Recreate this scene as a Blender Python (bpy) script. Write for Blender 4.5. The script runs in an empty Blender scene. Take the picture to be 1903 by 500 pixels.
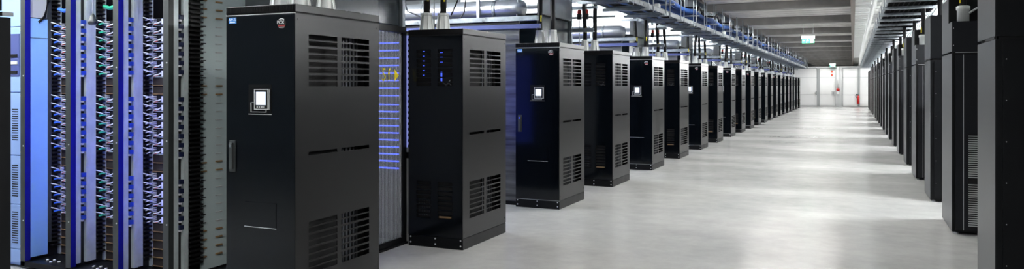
import bpy, bmesh, math, random
from mathutils import Vector, Matrix
random.seed(7)
scene = bpy.context.scene
COL = scene.collection

# ------------------------------------------------------------------ camera
CAM_H = 1.558
cam_d = bpy.data.cameras.new('camera')
cam = bpy.data.objects.new('camera', cam_d)
COL.objects.link(cam)
cam.location = (0, 0, CAM_H)
cam.rotation_euler = (math.radians(90), 0, math.radians(24.32))
cam_d.sensor_width = 36
cam_d.lens = 36 * 1401.7 / 1903
cam_d.shift_y = -91 / 1903
cam_d.clip_start = 0.05
cam_d.clip_end = 300
scene.camera = cam

# ------------------------------------------------------------------ world, exposure
world = bpy.data.worlds.new('world')
scene.world = world
world.use_nodes = True
world.node_tree.nodes['Background'].inputs[0].default_value = (0.8, 0.9, 1.0, 1)
world.node_tree.nodes['Background'].inputs[1].default_value = 0.05
vs = scene.view_settings
vs.view_transform = 'Standard'
vs.look = 'None'
vs.gamma = 1.0
vs.exposure = 0.0
vs.use_curve_mapping = False

TUBE_POWER = 110.0        # emission of the fluorescent tubes over the cross aisles
RACK_GLOW_POWER = 90.0         # unseen blue strips added to light the open racks
SIGN_POWER = 3.0
RIGHT_POWER = 380.0      # tubes over every second cross aisle on the right
AISLE_POWER = 95.0       # lamps tucked behind the ceiling beams of the main aisle

# ------------------------------------------------------------------ materials
def new_mat(name):
    m = bpy.data.materials.new(name)
    m.use_nodes = True
    nt = m.node_tree
    return m, nt, nt.nodes['Principled BSDF']

def mat(name, col, rough=0.5, metal=0.0, spec=0.5, noise=0.0, scale=8.0, rnoise=0.0, bump=0.0, stretch=(1, 1, 1), coat=0.0):
    m, nt, b = new_mat(name)
    b.inputs['Base Color'].default_value = (*col, 1)
    b.inputs['Roughness'].default_value = rough
    b.inputs['Metallic'].default_value = metal
    b.inputs['Specular IOR Level'].default_value = spec
    b.inputs['Coat Weight'].default_value = coat
    if noise or rnoise or bump:
        tc = nt.nodes.new('ShaderNodeTexCoord')
        mp = nt.nodes.new('ShaderNodeMapping')
        mp.inputs['Scale'].default_value = stretch
        nz = nt.nodes.new('ShaderNodeTexNoise')
        nz.inputs['Scale'].default_value = scale
        nz.inputs['Detail'].default_value = 6
        nt.links.new(tc.outputs['Object'], mp.inputs['Vector'])
        nt.links.new(mp.outputs['Vector'], nz.inputs['Vector'])
        if noise:
            rp = nt.nodes.new('ShaderNodeMapRange')
            rp.inputs[1].default_value = 0.3; rp.inputs[2].default_value = 0.7
            rp.inputs[3].default_value = 1 - noise; rp.inputs[4].default_value = 1 + noise
            nt.links.new(nz.outputs['Fac'], rp.inputs[0])
            mx = nt.nodes.new('ShaderNodeVectorMath'); mx.operation = 'SCALE'
            mx.inputs[0].default_value = col
            nt.links.new(rp.outputs[0], mx.inputs['Scale'])
            nt.links.new(mx.outputs[0], b.inputs['Base Color'])
        if rnoise:
            rr = nt.nodes.new('ShaderNodeMapRange')
            rr.inputs[1].default_value = 0.3; rr.inputs[2].default_value = 0.7
            rr.inputs[3].default_value = max(0.02, rough - rnoise); rr.inputs[4].default_value = rough + rnoise
            nt.links.new(nz.outputs['Fac'], rr.inputs[0])
            nt.links.new(rr.outputs[0], b.inputs['Roughness'])
        if bump:
            bp = nt.nodes.new('ShaderNodeBump')
            bp.inputs['Strength'].default_value = bump
            bp.inputs['Distance'].default_value = 0.01
            nt.links.new(nz.outputs['Fac'], bp.inputs['Height'])
            nt.links.new(bp.outputs[0], b.inputs['Normal'])
    return m

def emit(name, col, power, base=(0.8, 0.8, 0.8)):
    m, nt, b = new_mat(name)
    b.inputs['Base Color'].default_value = (*base, 1)
    b.inputs['Emission Color'].default_value = (*col, 1)
    b.inputs['Emission Strength'].default_value = power
    return m

def floor_mat():
    m, nt, b = new_mat('polished_concrete')
    tc = nt.nodes.new('ShaderNodeTexCoord')
    def nz(scale, stretch, detail=6, rough=0.6):
        mp = nt.nodes.new('ShaderNodeMapping'); mp.inputs['Scale'].default_value = stretch
        n = nt.nodes.new('ShaderNodeTexNoise'); n.inputs['Scale'].default_value = scale
        n.inputs['Detail'].default_value = detail; n.inputs['Roughness'].default_value = rough
        nt.links.new(tc.outputs['Object'], mp.inputs['Vector']); nt.links.new(mp.outputs['Vector'], n.inputs['Vector'])
        return n
    n1 = nz(0.8, (0.5, 1.0, 1)); n2 = nz(5.0, (1, 1, 1), 8, 0.65)
    ad = nt.nodes.new('ShaderNodeMath'); ad.operation = 'ADD'
    nt.links.new(n1.outputs['Fac'], ad.inputs[0]); nt.links.new(n2.outputs['Fac'], ad.inputs[1])
    cr = nt.nodes.new('ShaderNodeValToRGB')
    cr.color_ramp.elements[0].position = 0.35; cr.color_ramp.elements[0].color = (0.43, 0.44, 0.435, 1)
    cr.color_ramp.elements[1].position = 0.65; cr.color_ramp.elements[1].color = (0.55, 0.55, 0.54, 1)
    hv = nt.nodes.new('ShaderNodeMath'); hv.operation = 'MULTIPLY'; hv.inputs[1].default_value = 0.5
    nt.links.new(ad.outputs[0], hv.inputs[0]); nt.links.new(hv.outputs[0], cr.inputs['Fac'])
    nt.links.new(cr.outputs['Color'], b.inputs['Base Color'])
    rr = nt.nodes.new('ShaderNodeMapRange')
    rr.inputs[1].default_value = 0.35; rr.inputs[2].default_value = 0.65
    rr.inputs[3].default_value = 0.16; rr.inputs[4].default_value = 0.24
    nt.links.new(n1.outputs['Fac'], rr.inputs[0]); nt.links.new(rr.outputs[0], b.inputs['Roughness'])
    b.inputs['Specular IOR Level'].default_value = 0.8
    return m

def clear_mat(name, col, fac, rough, ribs=0.0):
    """twin-wall plastic sheet: partly see-through, partly milky"""
    m = bpy.data.materials.new(name); m.use_nodes = True
    nt = m.node_tree
    b = nt.nodes['Principled BSDF']; out = nt.nodes['Material Output']
    b.inputs['Base Color'].default_value = (*col, 1); b.inputs['Roughness'].default_value = rough
    tr = nt.nodes.new('ShaderNodeBsdfTransparent'); tr.inputs[0].default_value = (0.95, 0.97, 1.0, 1)
    mx = nt.nodes.new('ShaderNodeMixShader')
    tc = nt.nodes.new('ShaderNodeTexCoord')
    wv = nt.nodes.new('ShaderNodeTexWave'); wv.bands_direction = 'Y'; wv.inputs['Scale'].default_value = 14
    nt.links.new(tc.outputs['Object'], wv.inputs['Vector'])
    mr = nt.nodes.new('ShaderNodeMapRange'); mr.inputs[3].default_value = fac - ribs; mr.inputs[4].default_value = fac + ribs
    nt.links.new(wv.outputs['Fac'], mr.inputs[0]); nt.links.new(mr.outputs[0], mx.inputs['Fac'])
    nt.links.new(tr.outputs[0], mx.inputs[1]); nt.links.new(b.outputs[0], mx.inputs[2])
    nt.links.new(mx.outputs[0], out.inputs['Surface'])
    return m

M = {}
M['floor'] = floor_mat()
M['black'] = mat('black_powder_coat', (0.0035, 0.004, 0.005), 0.40, 0, 0.18, rnoise=0.05, scale=3, noise=0.15)
M['side'] = mat('satin_black_side_panel', (0.005, 0.005, 0.0055), 0.29, 0, 0.26, rnoise=0.006, scale=2.5, noise=0.12)
M['door'] = mat('glossy_black_door', (0.0015, 0.0025, 0.004), 0.13, 0, 0.42, rnoise=0.015, scale=4)
M['inner'] = mat('dark_interior', (0.010, 0.010, 0.011), 0.7, 0, 0.2)
M['inner_metal'] = mat('interior_metal', (0.06, 0.065, 0.075), 0.5, 0.6)
M['rface'] = mat('graphite_door', (0.009, 0.010, 0.013), 0.45, 0, 0.2)
M['rside'] = mat('graphite_satin_panel', (0.062, 0.067, 0.073), 0.40, 0, 0.7, rnoise=0.01, scale=3, noise=0.1)
M['steel'] = mat('galvanised_steel', (0.40, 0.44, 0.47), 0.36, 0.85, noise=0.18, scale=14, rnoise=0.1)
M['steel2'] = mat('pale_zinc_upright', (0.66, 0.74, 0.75), 0.38, 0.25, noise=0.12, scale=9, rnoise=0.1)
M['foil'] = mat('foil_duct', (0.78, 0.81, 0.84), 0.30, 0.9, noise=0.06, scale=5, bump=0.35, stretch=(0.6, 2, 2))
M['silver'] = mat('silver_sheet', (0.72, 0.74, 0.76), 0.28, 0.9, noise=0.08, scale=3, bump=0.25)
M['darkgloss'] = mat('dark_gloss_sheet', (0.025, 0.035, 0.045), 0.22, 0.2, 0.6, bump=0.1, scale=1.2)
M['white'] = mat('white_panel', (0.72, 0.74, 0.73), 0.42, noise=0.03, scale=2)
M['wallwhite'] = mat('white_wall_panel', (0.86, 0.87, 0.86), 0.4, noise=0.02, scale=1)
M['whiteplastic'] = mat('white_plastic', (0.62, 0.65, 0.64), 0.42, noise=0.06, scale=12)
M['greyplastic'] = mat('grey_plastic_gland', (0.74, 0.77, 0.76), 0.42, noise=0.08, scale=10)
M['cable'] = mat('black_cable', (0.010, 0.010, 0.011), 0.45, 0, 0.3)
M['traycable'] = mat('dull_black_tray_cable', (0.010, 0.010, 0.012), 0.85, 0, 0.1)
M['yellow'] = mat('yellow_tape', (0.95, 0.80, 0.03), 0.5)
M['blue'] = mat('blue_cable_bundle', (0.010, 0.065, 0.27), 0.5, noise=0.25, scale=10)
M['bluesteel'] = mat('blue_painted_steel', (0.07, 0.09, 0.25), 0.4)  # blue light on the sheet-wall top rails is put into this colour
M['ceilbeam'] = mat('ceiling_beam_paint', (0.22, 0.21, 0.20), 0.5, noise=0.15, scale=3)
M['ceil'] = mat('ceiling_deck', (0.62, 0.60, 0.58), 0.48, 0.25, noise=0.2, scale=3, stretch=(0.5, 3, 1))
M['ceiltrim'] = mat('ceiling_edge_trim', (0.16, 0.13, 0.11), 0.5)
M['wallgrey'] = mat('pale_plenum_sheet', (0.60, 0.66, 0.72), 0.5, noise=0.08, scale=2)
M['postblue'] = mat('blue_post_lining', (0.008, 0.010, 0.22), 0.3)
M['post'] = mat('rack_post_grey', (0.038, 0.044, 0.045), 0.42, noise=0.1, scale=10)
M['lightblue'] = mat('light_blue_panel', (0.30, 0.56, 0.92), 0.35, noise=0.05, scale=3)
M['paleblue'] = mat('pale_blue_panel', (0.28, 0.42, 0.78), 0.42)
M['teal'] = mat('pale_teal_sheet', (0.66, 0.78, 0.79), 0.42, 0.1, noise=0.05, scale=3)
M['brown'] = mat('brown_tab', (0.30, 0.19, 0.09), 0.5)
M['brownshelf'] = mat('dark_brown_shelf', (0.030, 0.024, 0.02), 0.5)
M['server'] = mat('server_black', (0.010, 0.011, 0.014), 0.4)
M['plugwhite'] = mat('white_plug', (0.75, 0.75, 0.78), 0.4)
M['blueplug'] = mat('blue_connector', (0.02, 0.06, 0.42), 0.4)
M['navyplug'] = mat('navy_connector', (0.012, 0.018, 0.06), 0.4)
M['greencable'] = mat('green_patch_cable', (0.03, 0.42, 0.25), 0.45)
M['bluecable'] = mat('blue_patch_cable', (0.05, 0.18, 0.75), 0.45)
M['whitecable'] = mat('white_patch_cable', (0.78, 0.80, 0.82), 0.45)
M['redcable'] = mat('red_cable', (0.65, 0.10, 0.05), 0.45)
M['red'] = mat('red_paint', (0.60, 0.025, 0.02), 0.35)
M['chrome'] = mat('chrome', (0.75, 0.77, 0.8), 0.2, 1.0)
M['bolt'] = mat('zinc_bolt', (0.72, 0.74, 0.76), 0.35, 0.4)
M['labelblue'] = mat('label_blue', (0.04, 0.25, 0.70), 0.4)
M['labelwhite'] = mat('label_white', (0.85, 0.88, 0.9), 0.4)
M['labelred'] = mat('label_red', (0.35, 0.02, 0.02), 0.4)
M['grey'] = mat('grey_paint', (0.36, 0.38, 0.38), 0.5)
M['lightgrey'] = mat('light_grey_paint', (0.55, 0.57, 0.57), 0.5)
M['screen'] = emit('lit_screen', (0.62, 0.78, 1.0), 0.95)
M['tube'] = emit('fluorescent_tube', (0.95, 0.98, 1.0), TUBE_POWER)
M['tuberight'] = emit('bright_fluorescent_tube', (0.97, 0.99, 1.0), RIGHT_POWER)
M['aisletube'] = emit('aisle_lamp_diffuser', (1.0, 0.98, 0.95), AISLE_POWER)
M['led'] = emit('blue_led_strip', (0.06, 0.10, 1.0), RACK_GLOW_POWER, (0.1, 0.1, 0.5))
M['ledspot'] = emit('blue_status_led', (0.05, 0.12, 1.0), 1.4, (0.1, 0.1, 0.5))
M['ledbar'] = emit('blue_led_bar', (0.06, 0.11, 1.0), 4.2, (0.1, 0.1, 0.5))
M['ledwhite'] = emit('pale_blue_port_light', (0.30, 0.36, 1.0), 0.55, (0.6, 0.6, 0.8))
M['exitwhite'] = emit('lit_exit_panel', (0.85, 1.0, 0.92), SIGN_POWER)
M['exitgreen'] = emit('green_exit_panel', (0.10, 0.75, 0.40), 0.8, (0.05, 0.5, 0.25))
M['poly'] = clear_mat('twin_wall_sheet', (0.45, 0.48, 0.52), 0.40, 0.22, 0.10)
M['polygrey'] = mat('ribbed_silver_sheet', (0.15, 0.155, 0.16), 0.28, 0.75, noise=0.7, scale=4, bump=0.8, stretch=(0.3, 1, 3))

# ------------------------------------------------------------------ mesh helpers
class MB:
    def __init__(s):
        s.v = []; s.f = []; s.smooth = []
    def add(s, vs_, fs_, sm=False):
        o = len(s.v); s.v += [tuple(p) for p in vs_]
        for f in fs_:
            s.f.append(tuple(i + o for i in f)); s.smooth.append(sm)
        return s
    def box(s, x0, x1, y0, y1, z0, z1):
        v = [(x, y, z) for z in (z0, z1) for y in (y0, y1) for x in (x0, x1)]
        return s.add(v, [(0, 2, 3, 1), (4, 5, 7, 6), (0, 1, 5, 4), (2, 6, 7, 3), (0, 4, 6, 2), (1, 3, 7, 5)])
    def lathe(s, prof, n=16, c=(0, 0, 0), axis='z', cap=True, sm=True):
        """prof: list of (r, h)"""
        vs_ = []
        for r, h in prof:
            for i in range(n):
                a = 2 * math.pi * i / n
                p = (r * math.cos(a), r * math.sin(a), h)
                if axis == 'x': p = (h, p[0], p[1])
                elif axis == 'y': p = (p[1], h, p[0])
                vs_.append((p[0] + c[0], p[1] + c[1], p[2] + c[2]))
        fs_ = []
        for k in range(len(prof) - 1):
            for i in range(n):
                j = (i + 1) % n
                fs_.append((k * n + i, k * n + j, (k + 1) * n + j, (k + 1) * n + i))
        s.add(vs_, fs_, sm)
        if cap:
            o = len(s.v) - len(vs_)
            s.f.append(tuple(o + i for i in reversed(range(n)))); s.smooth.append(False)
            q = o + (len(prof) - 1) * n
            s.f.append(tuple(q + i for i in range(n))); s.smooth.append(False)
        return s
    def tube(s, pts, r, n=8):
        pts = [Vector(p) for p in pts]
        rings = []
        up = Vector((0.13, 0.27, 0.95)).normalized()
        for i, p in enumerate(pts):
            t = (pts[min(i + 1, len(pts) - 1)] - pts[max(i - 1, 0)]).normalized()
            u = t.cross(up)
            if u.length < 1e-3: u = t.cross(Vector((1, 0, 0)))
            u.normalize(); w = t.cross(u)
            rr = r[i] if isinstance(r, (list, tuple)) else r
            rings.append([p + (u * math.cos(2 * math.pi * k / n) + w * math.sin(2 * math.pi * k / n)) * rr for k in range(n)])
        vs_ = [q for ring in rings for q in ring]
        fs_ = []
        for i in range(len(rings) - 1):
            for k in range(n):
                j = (k + 1) % n
                fs_.append((i * n + k, i * n + j, (i + 1) * n + j, (i + 1) * n + k))
        s.add(vs_, fs_, True)
        o = len(s.v) - len(vs_)
        s.f.append(tuple(o + k for k in reversed(range(n)))); s.smooth.append(False)
        q = o + (len(rings) - 1) * n
        s.f.append(tuple(q + k for k in range(n))); s.smooth.append(False)
        return s
    def mesh(s, name, m, bevel=0.0):
        me = bpy.data.meshes.new(name)
        me.from_pydata(s.v, [], s.f)
        me.polygons.foreach_set('use_smooth', s.smooth)
        bm = bmesh.new(); bm.from_mesh(me)
        if bevel:
            bmesh.ops.bevel(bm, geom=list(bm.edges), offset=bevel, segments=2, affect='EDGES', profile=0.6)
        bmesh.ops.recalc_face_normals(bm, faces=bm.faces)
        bm.to_mesh(me); bm.free()
        me.materials.append(M[m])
        return me
    def build(s, name, m, parent=None, loc=(0, 0, 0), bevel=0.0):
        return link(name, s.mesh(name, m, bevel), parent, loc)

def link(name, me, parent=None, loc=(0, 0, 0), rot=None):
    o = bpy.data.objects.new(name, me)
    COL.objects.link(o)
    o.location = loc
    if rot: o.rotation_euler = rot
    if parent: o.parent = parent
    return o

def bx(x0, x1, y0, y1, z0, z1): return MB().box(x0, x1, y0, y1, z0, z1)

def tag(o, label, cat, group=None):
    o['label'] = label; o['category'] = cat
    if group: o['group'] = group
    return o
def thing(name, label, cat, loc=(0, 0, 0), group=None):
    o = bpy.data.objects.new(name, None); COL.objects.link(o); o.location = loc
    o.empty_display_size = 0.1
    return tag(o, label, cat, group)
def struct(o): o['kind'] = 'structure'; return o
def copy_tree(o, parent=None):
    c = o.copy(); COL.objects.link(c); c.parent = parent
    for ch in list(o.children): copy_tree(ch, c)
    return c
ORD = ['first', 'second', 'third', 'fourth', 'fifth', 'sixth', 'seventh', 'eighth', 'ninth', 'tenth', 'eleventh', 'twelfth',
       'thirteenth', 'fourteenth', 'fifteenth', 'sixteenth', 'seventeenth', 'eighteenth', 'nineteenth', 'twentieth',
       'twenty-first', 'twenty-second', 'twenty-third', 'twenty-fourth', 'twenty-fifth', 'twenty-sixth']
def nth(i): return ORD[i] if i < len(ORD) else str(i + 1) + 'th'

def text_mesh(name, body, size, m, extr=0.0006):
    cu = bpy.data.curves.new(name, 'FONT'); cu.body = body; cu.size = size; cu.extrude = extr
    cu.align_x = 'CENTER'; cu.align_y = 'CENTER'; cu.resolution_u = 3
    to = bpy.data.objects.new(name + '_curve', cu); COL.objects.link(to)
    dg = bpy.context.evaluated_depsgraph_get()
    me = bpy.data.meshes.new_from_object(to.evaluated_get(dg))
    bpy.data.objects.remove(to); bpy.data.curves.remove(cu)
    me.materials.clear(); me.materials.append(M[m]); me.name = name
    return me

def holed(xs, zs, holes, t):
    """sheet in the (a, z) plane with real rectangular holes; returns list of solid cells merged in rows"""
    a = sorted(set(xs + [h[0] for h in holes] + [h[1] for h in holes]))
    z = sorted(set(zs + [h[2] for h in holes] + [h[3] for h in holes]))
    def hole(i, j):
        ca = (a[i] + a[i + 1]) / 2; cz = (z[j] + z[j + 1]) / 2
        return any(h[0] < ca < h[1] and h[2] < cz < h[3] for h in holes)
    solid = [[not hole(i, j) for j in range(len(z) - 1)] for i in range(len(a) - 1)]
    V = {}; vs_ = []; fs_ = []
    def vid(i, j, k):
        if (i, j, k) not in V:
            V[(i, j, k)] = len(vs_); vs_.append((a[i], k * t, z[j]))
        return V[(i, j, k)]
    ni, nj = len(a) - 1, len(z) - 1
    for i in range(ni):
        for j in range(nj):
            if not solid[i][j]: continue
            for k in (0, 1):
                fs_.append((vid(i, j, k), vid(i + 1, j, k), vid(i + 1, j + 1, k), vid(i, j + 1, k)))
            for di, dj, e in ((-1, 0, ((i, j), (i, j + 1))), (1, 0, ((i + 1, j), (i + 1, j + 1))), (0, -1, ((i, j), (i + 1, j))), (0, 1, ((i, j + 1), (i + 1, j + 1)))):
                ii, jj = i + di, j + dj
                if 0 <= ii < ni and 0 <= jj < nj and solid[ii][jj]: continue
                (p, q), (r, s_) = e
                fs_.append((vid(p, q, 0), vid(r, s_, 0), vid(r, s_, 1), vid(p, q, 1)))
    return vs_, fs_

# ------------------------------------------------------------------ the building
XL = -3.356                       # aisle face of the left row
XR = 0.945                        # aisle face of the right row
YF = [3.95, 6.30, 8.87, 11.17, 13.68, 16.08, 18.58, 21.0]
while len(YF) < 23: YF.append(YF[-2] + 4.90)
YF = [y for y in YF if y < 57.6]
CD = 0.965                        # cabinet depth
FARY = 60.9
CEIL = 3.72

struct(bx(-14, 9, -6, 90, -0.1, 0.0).build('floor', 'floor'))
struct(bx(-14.2, -14, -6, 90, 0, 4.4).build('wall_left', 'white'))
struct(bx(9, 9.2, -6, 90, 0, 4.4).build('wall_right', 'white'))
struct(bx(-14.2, 9.2, -6.2, -6, 0, 4.4).build('wall_back', 'wallgrey'))
struct(bx(-14.2, 9.2, 90, 90.2, 0, 4.4).build('wall_end', 'grey'))
# deck over the main aisle, then the higher light ceilings over both rack fields
ceil = struct(bx(-3.42, 0.02, -6, 90, CEIL, CEIL + 0.1).build('ceiling', 'ceil'))
struct(bx(-14.2, -3.42, -6, 90, 4.2, 4.3).build('ceiling_left', 'white'))
struct(bx(0.46, 9.2, -6, 90, 4.2, 4.3).build('ceiling_right', 'white'))
rib = MB().add([(-3.40, -0.19, 0), (-3.40, -0.12, -0.09), (-3.40, 0.12, -0.09), (-3.40, 0.19, 0),
                (0.0, -0.19, 0), (0.0, -0.12, -0.09), (0.0, 0.12, -0.09), (0.0, 0.19, 0)],
               [(0, 1, 2, 3), (4, 7, 6, 5), (0, 4, 5, 1), (1, 5, 6, 2), (2, 6, 7, 3), (3, 7, 4, 0)]).mesh('ceiling_rib', 'ceil')
y = 1.0; k = 0
while y < 88:
    if abs((y - 5.375 + 2.45) % 4.9 - 2.45) > 0.42: link('ceiling_rib', rib, ceil, (0, y, CEIL))
    y += 0.62; k += 1
beam = bx(-3.40, 0.0, -0.10, 0.10, -0.28, 0.0).mesh('ceiling_beam', 'ceilbeam')
beam2 = bx(-3.40, 0.0, -0.10, 0.10, -0.215, 0.0).mesh('ceiling_beam', 'ceilbeam')
for k in range(-1, 17):
    link('ceiling_beam', beam, ceil, (0, 5.0 + 4.9 * k, CEIL)); link('ceiling_beam', beam2, ceil, (0, 5.75 + 4.9 * k, CEIL))
stop_plate = bx(-3.40, -3.37, 0.10, 0.65, -0.28, 0.0).mesh('end_plate', 'ceilbeam')  # plates added to keep lamp light off the plenum sheet
for k in range(-1, 17): link('end_plate', stop_plate, ceil, (0, 5.0 + 4.9 * k, CEIL))
for k in [-1, 0] + list(range(1, 12)) + [12, 13, 14]:  # those beyond the far wall are added to brighten the ceiling there
    c = thing('aisle_lamp', 'white lamp between the two beams of the %s ceiling bay over the aisle' % nth(k + 1), 'lamp', (-1.45, 5.375 + 4.9 * k, CEIL - 0.16), 'lamps between the ceiling beams')
    hl = {0: 0.6, 11: 0.45}.get(k, 1.1)  # short lamps added to lift the near door and the far wall
    bx(-hl, hl, -0.13, 0.13, -0.03, 0.0).build('housing', 'white', c)
    bx(-hl + 0.02, hl - 0.02, -0.11, 0.11, -0.045, -0.03).build('diffuser', 'aisletube', c)
struct(bx(-3.46, -3.38, -6, 90, CEIL - 0.10, CEIL + 0.02).build('trim_1', 'ceiltrim'))
struct(bx(-0.05, 0.05, -6, 90, CEIL - 0.30, CEIL + 0.02).build('trim_2', 'ceiltrim'))

# pale plenum sheet behind the left tray, one sheet per bay
pw = struct(bx(-3.68, -3.66, -6, 60.5, 3.05, 4.2).build('wall_plenum', 'wallgrey'))
rail_m = bx(-0.012, 0.0, -0.02, 0.02, 3.05, 4.2).mesh('sheet_joint', 'steel')
for k in range(40): link('sheet_joint', rail_m, pw, (-3.648, 2 + 1.5 * k, 0))

# white box channel between ceiling deck and right tray
wc = struct(bx(0.05, 0.46, -6, 90, CEIL - 0.02, CEIL + 0.1).build('ceiling_channel', 'white'))
ws = struct(bx(0.46, 0.48, -6, 90, 3.02, 3.10).build('trim_5', 'white'))
bx(0.46, 0.48, -6, 90, 3.34, 3.40).build('upper_rail', 'white', ws)
batten = bx(0.05, 0.46, -0.10, 0.10, CEIL - 0.16, CEIL - 0.02).mesh('batten', 'white')
stile = bx(0.40, 0.46, -0.04, 0.04, 3.02, CEIL - 0.02).mesh('stile', 'white')
k = 0; y = 2.0
while y < 60:
    link('batten', batten, wc, (0, y, 0))
    link('stile', stile, ws, (0, y + 0.3, 0))
    y += 0.62

# far partition: white panels, grey posts
FW = struct(bx(-14, 9, FARY, FARY + 0.15, 0, 2.86).build('wall_far', 'lightgrey'))
for x0, x1 in ((-6.5, -4.4), (-4.36, -2.45), (-2.25, -1.2), (-0.70, 0.31), (0.46, 1.55), (1.6, 3.4)):
    for z0, z1 in ((0.06, 0.86), (0.885, 2.16), (2.185, 2.82)):
        bx(x0, x1, FARY - 0.04, FARY, z0, z1).build('panel', 'wallwhite', FW)
for x0, x1, m in ((-2.44, -2.26, 'grey'), (0.33, 0.44, 'grey')):
    bx(x0, x1, FARY - 0.10, FARY, 0.0, 2.86).build('post', m, FW)
struct(bx(-14, 9, FARY - 0.10, FARY + 0.2, 2.86, 2.97).build('trim_3', 'lightgrey'))
struct(bx(-1.17, -0.73, FARY - 0.25, FARY - 0.0, 0, 2.86).build('trim_4', 'lightgrey'))
t = thing('wall_pipe', 'white vertical pipe with red valve on the grey pillar of the far wall', 'pipe', (-1.0, FARY - 0.33, 0))
MB().lathe([(0.06, 1.35), (0.06, 2.95)], 12).build('pipe', 'white', t)
MB().lathe([(0.08, 1.15), (0.11, 1.20), (0.11, 1.30), (0.07, 1.35)], 12).build('valve', 'red', t)
bx(-0.09, 0.09, -0.05, 0.08, 0.92, 1.14).build('box', 'white', t)
t = thing('door_lock_box', 'small grey box mounted left of the far pillar', 'control box', (-1.32, FARY - 0.09, 0))
bx(-0.12, 0.12, -0.03, 0.05, 0.82, 1.15).build('case', 'lightgrey', t); bx(-0.04, 0.04, -0.05, -0.03, 0.9, 1.08).build('key_plate', 'grey', t)
t = thing('door_lever', 'dark door lever beside the left post of the far wall', 'handle', (-2.5, FARY - 0.1, 0))
bx(-0.04, 0.04, -0.03, 0.06, 0.85, 1.15).build('plate', 'grey', t); bx(-0.10, 0.02, -0.07, -0.03, 0.98, 1.02).build('lever', 'cable', t)
t = thing('fire_extinguisher', 'red fire extinguisher hanging on the right post of the far wall', 'extinguisher', (0.36, FARY - 0.20, 0.22))
MB().lathe([(0.05, 0.0), (0.09, 0.02), (0.09, 0.48), (0.06, 0.56), (0.03, 0.60)], 14).build('cylinder', 'red', t)
MB().lathe([(0.03, 0.60), (0.03, 0.68)], 10).build('valve', 'cable', t)
MB().tube([(0, 0, 0.66), (-0.12, 0, 0.70), (-0.17, 0, 0.58), (-0.14, 0, 0.42)], 0.03, 8).build('hose', 'cable', t)
t = thing('notice_strip', 'tall orange and red warning notices left of the far pillar', 'sign', (-1.42, FARY - 0.05, 0))
bx(-0.09, 0.09, -0.01, 0.005, 2.2, 2.72).build('upper_notice', 'white', t)
for z0, z1 in ((2.50, 2.68), (2.26, 2.44)): bx(-0.07, 0.07, -0.016, -0.01, z0, z1).build('printed_field', 'redcable', t)

# exit signs hanging in the aisle
def exit_sign(X, Y, label):
    t = thing('exit_sign', label, 'exit sign', (X, Y, 2.96), 'lit exit signs under the aisle ceiling')
    bx(-0.20, 0.20, -0.03, 0.03, 0.12, 0.22).build('lamp_case', 'exitwhite', t)
    bx(-0.19, 0.19, -0.012, 0.012, -0.02, 0.12).build('pictogram_plate', 'exitgreen', t)
    # white pictogram: door opening, running figure, arrow
    for pn, x0, x1, z0, z1 in (('door_symbol', 0.06, 0.16, 0.0, 0.11), ('figure_body', -0.05, -0.02, 0.045, 0.085), ('figure_head', -0.03, -0.005, 0.09, 0.11),
                               ('figure_leg', -0.05, -0.035, 0.0, 0.05), ('figure_arm', -0.02, 0.02, 0.05, 0.063), ('arrow', -0.16, -0.10, 0.05, 0.065)):
        bx(x0, x1, -0.018, -0.012, z0, z1).build(pn, 'exitwhite', t)
    for s in (-1, 1): MB().lathe([(0.006, 0.22), (0.006, 0.66)], 6, (0.15 * s, 0, 0)).build('hanger', 'grey', t)
exit_sign(-1.33, 26.4, 'nearer green and white exit sign glowing under the ceiling')
exit_sign(-1.36, 60.4, 'small distant exit sign glowing above the far wall')

# ------------------------------------------------------------------ left power cabinets
SL_Y = [(0.135, 0.445), (0.495, 0.835)]
def slots(cols):
    hs = []
    for base in (1.905, 0.635):
        z = base
        for k in range(8):
            for a0, a1 in cols: hs.append((a0, a1, z - 0.034, z))
            z -= 0.0435 if k % 2 == 0 else 0.0485
    for a0, a1 in cols: hs.append((a0, a1, 1.083, 1.108))
    return hs

def gland(parent, x, y, name='cable_gland'):
    g = MB()
    n = 8
    g.lathe([(0.074, 0.0), (0.074, 0.012), (0.064, 0.014), (0.050, 0.155), (0.058, 0.158), (0.058, 0.178), (0.044, 0.182)], n, (0, 0, 0), sm=False)
    o = g.build(name, 'greyplastic', parent, (x, y, 2.1))
    r = MB()
    for i in range(8):
        a = 2 * math.pi * i / 8
        ca, sa = math.cos(a), math.sin(a)
        p = []
        for (rad, h) in ((0.062, 0.012), (0.076, 0.012), (0.056, 0.155), (0.048, 0.155)):
            for w in (-0.004, 0.004): p.append((ca * rad - sa * w, sa * rad + ca * w, h))
        r.add(p, [(0, 2, 4, 6), (1, 7, 5, 3), (0, 1, 3, 2), (2, 3, 5, 4), (4, 5, 7, 6), (6, 7, 1, 0)])
    r.build('rib', 'greyplastic', o)
    return o

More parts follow.
